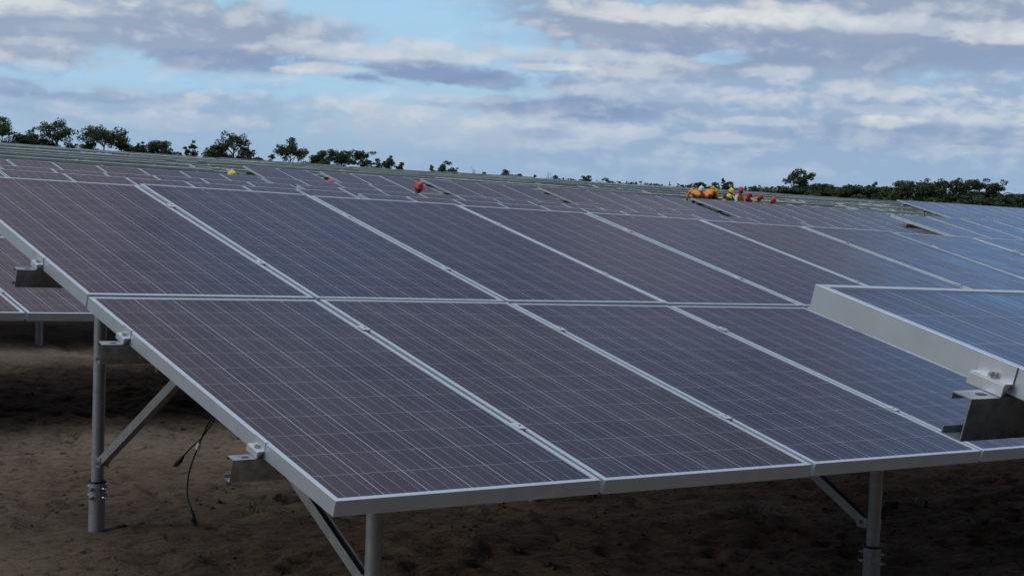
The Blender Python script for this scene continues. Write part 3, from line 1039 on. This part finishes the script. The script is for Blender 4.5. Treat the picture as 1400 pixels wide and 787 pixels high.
# ------------------------------------------------------------------ trees
TREES= [(61.7, 185.8, 0.25, 5.88, 1.92, 's'), (64.7, 184.8, 0.2, 4.99, 1.44, 's'), (67.8, 183.7, 0.14, 6.11, 2.21, 's'), (63.1, 185.4, 0.22, 3.8, 2.5, 'b'), (66.4, 184.2, 0.17, 3.47, 2.31, 'b'), (69.7, 183.0, 0.11, 3.13, 1.35, 'b'), (73.0, 181.6, 0.06, 5.45, 2.6, 'u'), (75.1, 180.8, 0.03, 5.22, 1.15, 't'), (71.6, 182.2, 0.08, 3.53, 1.63, 'b'), (76.3, 180.3, 0.01, 3.35, 1.73, 'b'), (79.2, 179.0, -0.03, 3.99, 2.69, 'b'), (77.3, 179.8, -0.01, 4.07, 0.58, 't'), (83.0, 177.2, -0.11, 4.35, 0.87, 't'), (87.8, 174.9, -0.22, 5.71, 2.02, 'u'), (85.9, 175.9, -0.17, 3.89, 2.12, 'b'), (89.3, 174.1, -0.25, 4.22, 1.73, 'b'), (94.2, 171.5, -0.36, 5.5, 2.12, 't'), (92.3, 172.5, -0.32, 3.3, 0.77, 'b'), (97.7, 169.5, -0.44, 4.24, 1.92, 'b'), (100.0, 168.2, -0.49, 4.39, 1.92, 't'), (102.3, 166.8, -0.54, 4.36, 1.63, 't'), (105.2, 165.0, -0.6, 3.9, 1.06, 't'), (106.7, 164.1, -0.64, 3.43, 0.67, 'b'), (103.9, 165.8, -0.58, 3.62, 0.87, 'b'), (167.9, 243.4, -1.9, 5.79, 2.16, 'b'), (166.0, 244.7, -1.86, 5.1, 1.15, 'b'), (169.7, 242.2, -1.94, 5.06, 1.15, 'b'), (172.7, 240.0, -2.0, 4.97, 0.43, 'd'), (174.4, 238.8, -2.03, 4.51, 0.87, 'b'), (177.6, 236.5, -2.09, 5.02, 1.59, 'b'), (180.0, 234.6, -2.14, 4.61, 1.3, 'b'), (182.4, 232.8, -2.19, 4.48, 0.87, 'b'), (184.6, 231.1, -2.23, 4.77, 0.58, 'd'), (185.7, 230.2, -2.25, 4.56, 1.01, 'b'), (190.4, 226.4, -2.33, 4.73, 1.01, 't'), (189.5, 227.1, -2.32, 3.96, 1.01, 'b'), (193.5, 223.6, -2.39, 4.23, 1.3, 'b'), (205.5, 212.8, -2.6, 4.06, 0.87, 'b'), (207.0, 211.3, -2.63, 4.6, 1.3, 't'), (208.6, 209.7, -2.65, 4.43, 1.88, 'b'), (210.1, 208.3, -2.68, 5.81, 0.72, 't'), (210.8, 207.5, -2.69, 4.72, 1.59, 'b'), (214.0, 204.3, -2.74, 4.38, 1.15, 't'), (215.9, 202.2, -2.77, 3.67, 1.15, 'b'), (123.9, 110.3, -1.22, 4.44, 1.39, 't'), (122.9, 111.4, -1.2, 2.36, 1.31, 'b'), (124.1, 110.1, -1.23, 2.7, 1.96, 'b'), (125.7, 108.3, -1.28, 3.08, 1.8, 'b'), (127.2, 106.6, -1.32, 3.13, 1.8, 'b'), (128.6, 104.9, -1.36, 3.09, 1.63, 'b'), (128.9, 104.5, -1.37, 3.36, 0.65, 't'), (129.9, 103.3, -1.4, 3.13, 1.63, 'b'), (131.1, 101.8, -1.44, 3.63, 0.98, 'u'), (131.9, 100.8, -1.46, 3.56, 1.8, 'u'), (133.0, 99.3, -1.51, 3.43, 1.47, 'b'), (133.5, 98.7, -1.53, 4.19, 1.14, 't'), (134.4, 97.5, -1.57, 4.14, 1.23, 't'), (135.4, 96.1, -1.63, 4.41, 1.31, 't'), (136.5, 94.6, -1.68, 4.37, 1.14, 't'), (135.1, 96.5, -1.61, 3.2, 1.96, 'b'), (136.7, 94.3, -1.69, 3.24, 1.8, 'b'), (137.6, 93.0, -1.74, 4.04, 0.98, 'p'), (138.3, 92.0, -1.77, 3.27, 1.47, 'b')]



def leaves(mb, c, rad, n, size, rng, m=1):
    for _ in range(n):
        while True:
            p = Vector((rng.uniform(-1, 1), rng.uniform(-1, 1), rng.uniform(-1, 1)))
            if p.length < 1: break
        p = c + Vector((p.x * rad[0], p.y * rad[1], p.z * rad[2]))
        a = Vector((rng.gauss(0, 1), rng.gauss(0, 1), rng.gauss(0, .7))).normalized()
        b_ = a.cross(Vector((rng.gauss(0, 1), rng.gauss(0, 1), rng.gauss(0, 1)))).normalized()
        s = size * rng.uniform(.6, 1.3)
        a *= s; b_ *= s * .62
        mb.add([p - a, p + b_ * .8, p + a, p - b_], [(0, 1, 2, 3)], m)


def tree(x, y, z, H, hw, kind, seed, label, cat, group):
    rng = random.Random(seed)
    name = {'b': 'bush', 'p': 'palm_tree', 'd': 'dead_tree'}.get(kind, 'tree')
    root = thing(name, (x, y, z), label, cat, group)
    wood = MB(); cr = MB()
    lm = rng.choice((M_LEAF, M_LEAF, M_LEAF2))
    if kind == 'p':
        wood.tube([(0, 0, -.2), (.05, .02, H * .4), (.1, 0, H * .72)], [.13, .10, .08], 7)
        for k in range(13):
            a = k * 2.4; le = hw * rng.uniform(1.0, 1.5); up = rng.uniform(.1, .55)
            pts = [Vector((.1 + math.cos(a) * le * t, math.sin(a) * le * t, H * .72 + le * (up * t * 2.0 - 1.15 * t * t))) for t in np.linspace(0, 1, 7)]
            side = Vector((-math.sin(a), math.cos(a), 0))
            for i in range(6):
                for j in range(3):
                    p = pts[i].lerp(pts[i + 1], j / 3); w = .34 * (1 - (i + j / 3) / 7.5)
                    for sg in (-1, 1):
                        cr.add([p, p + Vector((0, 0, .03)), p + side * sg * w + (pts[i + 1] - pts[i]) * .5 - Vector((0, 0, .10))], [(0, 1, 2)], 0)
                        cr.add([p - (pts[i + 1] - pts[i]) * .18, p + (pts[i + 1] - pts[i]) * .10, p + side * sg * w + (pts[i + 1] - pts[i]) * .5 - Vector((0, 0, .10))], [(0, 1, 2)], 0)
        wood.build('trunk', M_BARK, root); cr.build('crown', lm, root)
        return root
    tips = []
    base_h = {'t': .30, 's': .28, 'u': .45, 'b': .05, 'd': .35}[kind] * H
    nlimb = {'t': 7, 's': 8, 'u': 8, 'b': 8, 'd': 5}[kind]
    tr = max(.05, H * .022)
    lean = rng.uniform(-.06, .06) * H
    wood.tube([(0, 0, -.3), (lean * .4, 0, base_h), (lean, 0, H * .75)], [tr, tr * .75, tr * .3], 7)
    for k in range(nlimb):
        a = k * 2.399 + rng.uniform(-.4, .4)
        t = rng.uniform(.0, 1.0)
        z0 = base_h + (H * .72 - base_h) * t
        if kind == 'u':
            re = hw * rng.uniform(.6, 1.0); z1 = H * rng.uniform(.72, .92)
        elif kind == 'd':
            re = hw * rng.uniform(.5, 1.0); z1 = H * rng.uniform(.75, 1.0)
        elif kind == 'b':
            re = hw * rng.uniform(.5, .95); z1 = H * rng.uniform(.25, .85) * (1 - .25 * re / hw)
        else:
            re = hw * rng.uniform(.55, .95) * (1.0 - .45 * t); z1 = z0 + (H * .9 - z0) * rng.uniform(.3, .9)
        s = Vector((lean * z0 / H, 0, z0)); e_ = Vector((math.cos(a) * re, math.sin(a) * re, z1))
        mid = s.lerp(e_, .5) + Vector((0, 0, (.12 if kind != 'u' else -.02) * re))
        wood.tube([s, mid, e_], [tr * .5, tr * .33, tr * .12], 5)
        tips.append((e_, mid))
    wood.build('trunk', M_DRY if kind == 'd' else M_BARK, root)
    if kind == 'd':
        for e_, mid in tips:
            leaves(cr, e_, (.25, .25, .3), 5, .10, rng, 0)
        cr.build('crown', M_DRY, root)
        return root
    size = .135
    tips.append((Vector((lean, 0, H * .88)), Vector((lean * .8, 0, H * .7))))
    cl = []
    for e_, mid in tips:
        for q in (e_, mid.lerp(e_, .5)):
            for j in range(2 if kind != 'b' else 3):
                r = hw * rng.uniform(.20, .38)
                c = q + Vector((rng.gauss(0, .3), rng.gauss(0, .3), rng.gauss(0, .22))) * hw * .8
                rz = r * rng.uniform(.5, .8) * min(1.0, H / hw / 1.8)
                c.z = min(c.z, H - rz * .8)
                c.z = max(c.z, base_h * .7 + rz * .3)
                cl.append((c, (r, r, rz)))
    if kind == 'b':
        for j in range(16):
            a = rng.uniform(0, 6.283); rr = hw * math.sqrt(rng.uniform(0, 1)) * .85
            zt = H * (1 - .55 * (rr / hw) ** 2)
            c = Vector((math.cos(a) * rr, math.sin(a) * rr, zt * rng.uniform(.3, .86)))
            r = hw * rng.uniform(.2, .33)
            cl.append((c, (r, r, r * .6)))
    for c, r in cl:
        dens = 235 if kind != 'b' else 330
        leaves(cr, c, r, int(max(30, dens * r[0] * r[0] * (.75 if kind in 'su' else 1.0))), size, rng, 0)
    cr.build('crown', lm, root)
    return root


KIND = {'s': 'scraggly dark tree with open crown', 't': 'dark round crowned tree', 'u': 'dark spreading tree with a flat open crown', 'b': 'low dark bush',
        'd': 'bare dead tree', 'p': 'feathery palm'}
SECT = [(24, 'on the skyline at left'), (44, 'far off on the skyline at mid picture'), (99, 'in the wooded edge at right')]
for i, (x, y, z, H, hw, kd) in enumerate(TREES):
    if i >= 44 and kd == 'b': hw *= 1.6; H *= .95
    if i >= 44 and kd in 'tu': hw *= 1.15; H *= 1.06
    sec = next(s for n, s in SECT if i < n)
    lab = KIND[kd] + ' ' + sec
    tree(x, y, z, H, hw, kd, 100 + i, lab, {'b': 'bush', 'p': 'palm'}.get(kd, 'tree'), KIND[kd].split(' with')[0] + 's ' + sec)

# far wood fading along the horizon
rng = random.Random(77)
mb = MB()
for i in range(420):
    azr = math.radians(rng.uniform(8, 66)); D = rng.uniform(800, 1000)
    c = Vector((CAM_C.x + math.sin(azr) * D, CAM_C.y + math.cos(azr) * D, 0))
    c.z = float(zg(c.x, c.y)) + rng.uniform(1.5, 3.0)
    leaves(mb, c, (8, 8, rng.uniform(2.0, 4.5)), 45, 1.2, rng, 0)
o = mb.build('distant_woods', M_LEAF)
tag(o, 'thin far strip of woodland along the horizon behind everything', 'woods', kind='stuff')
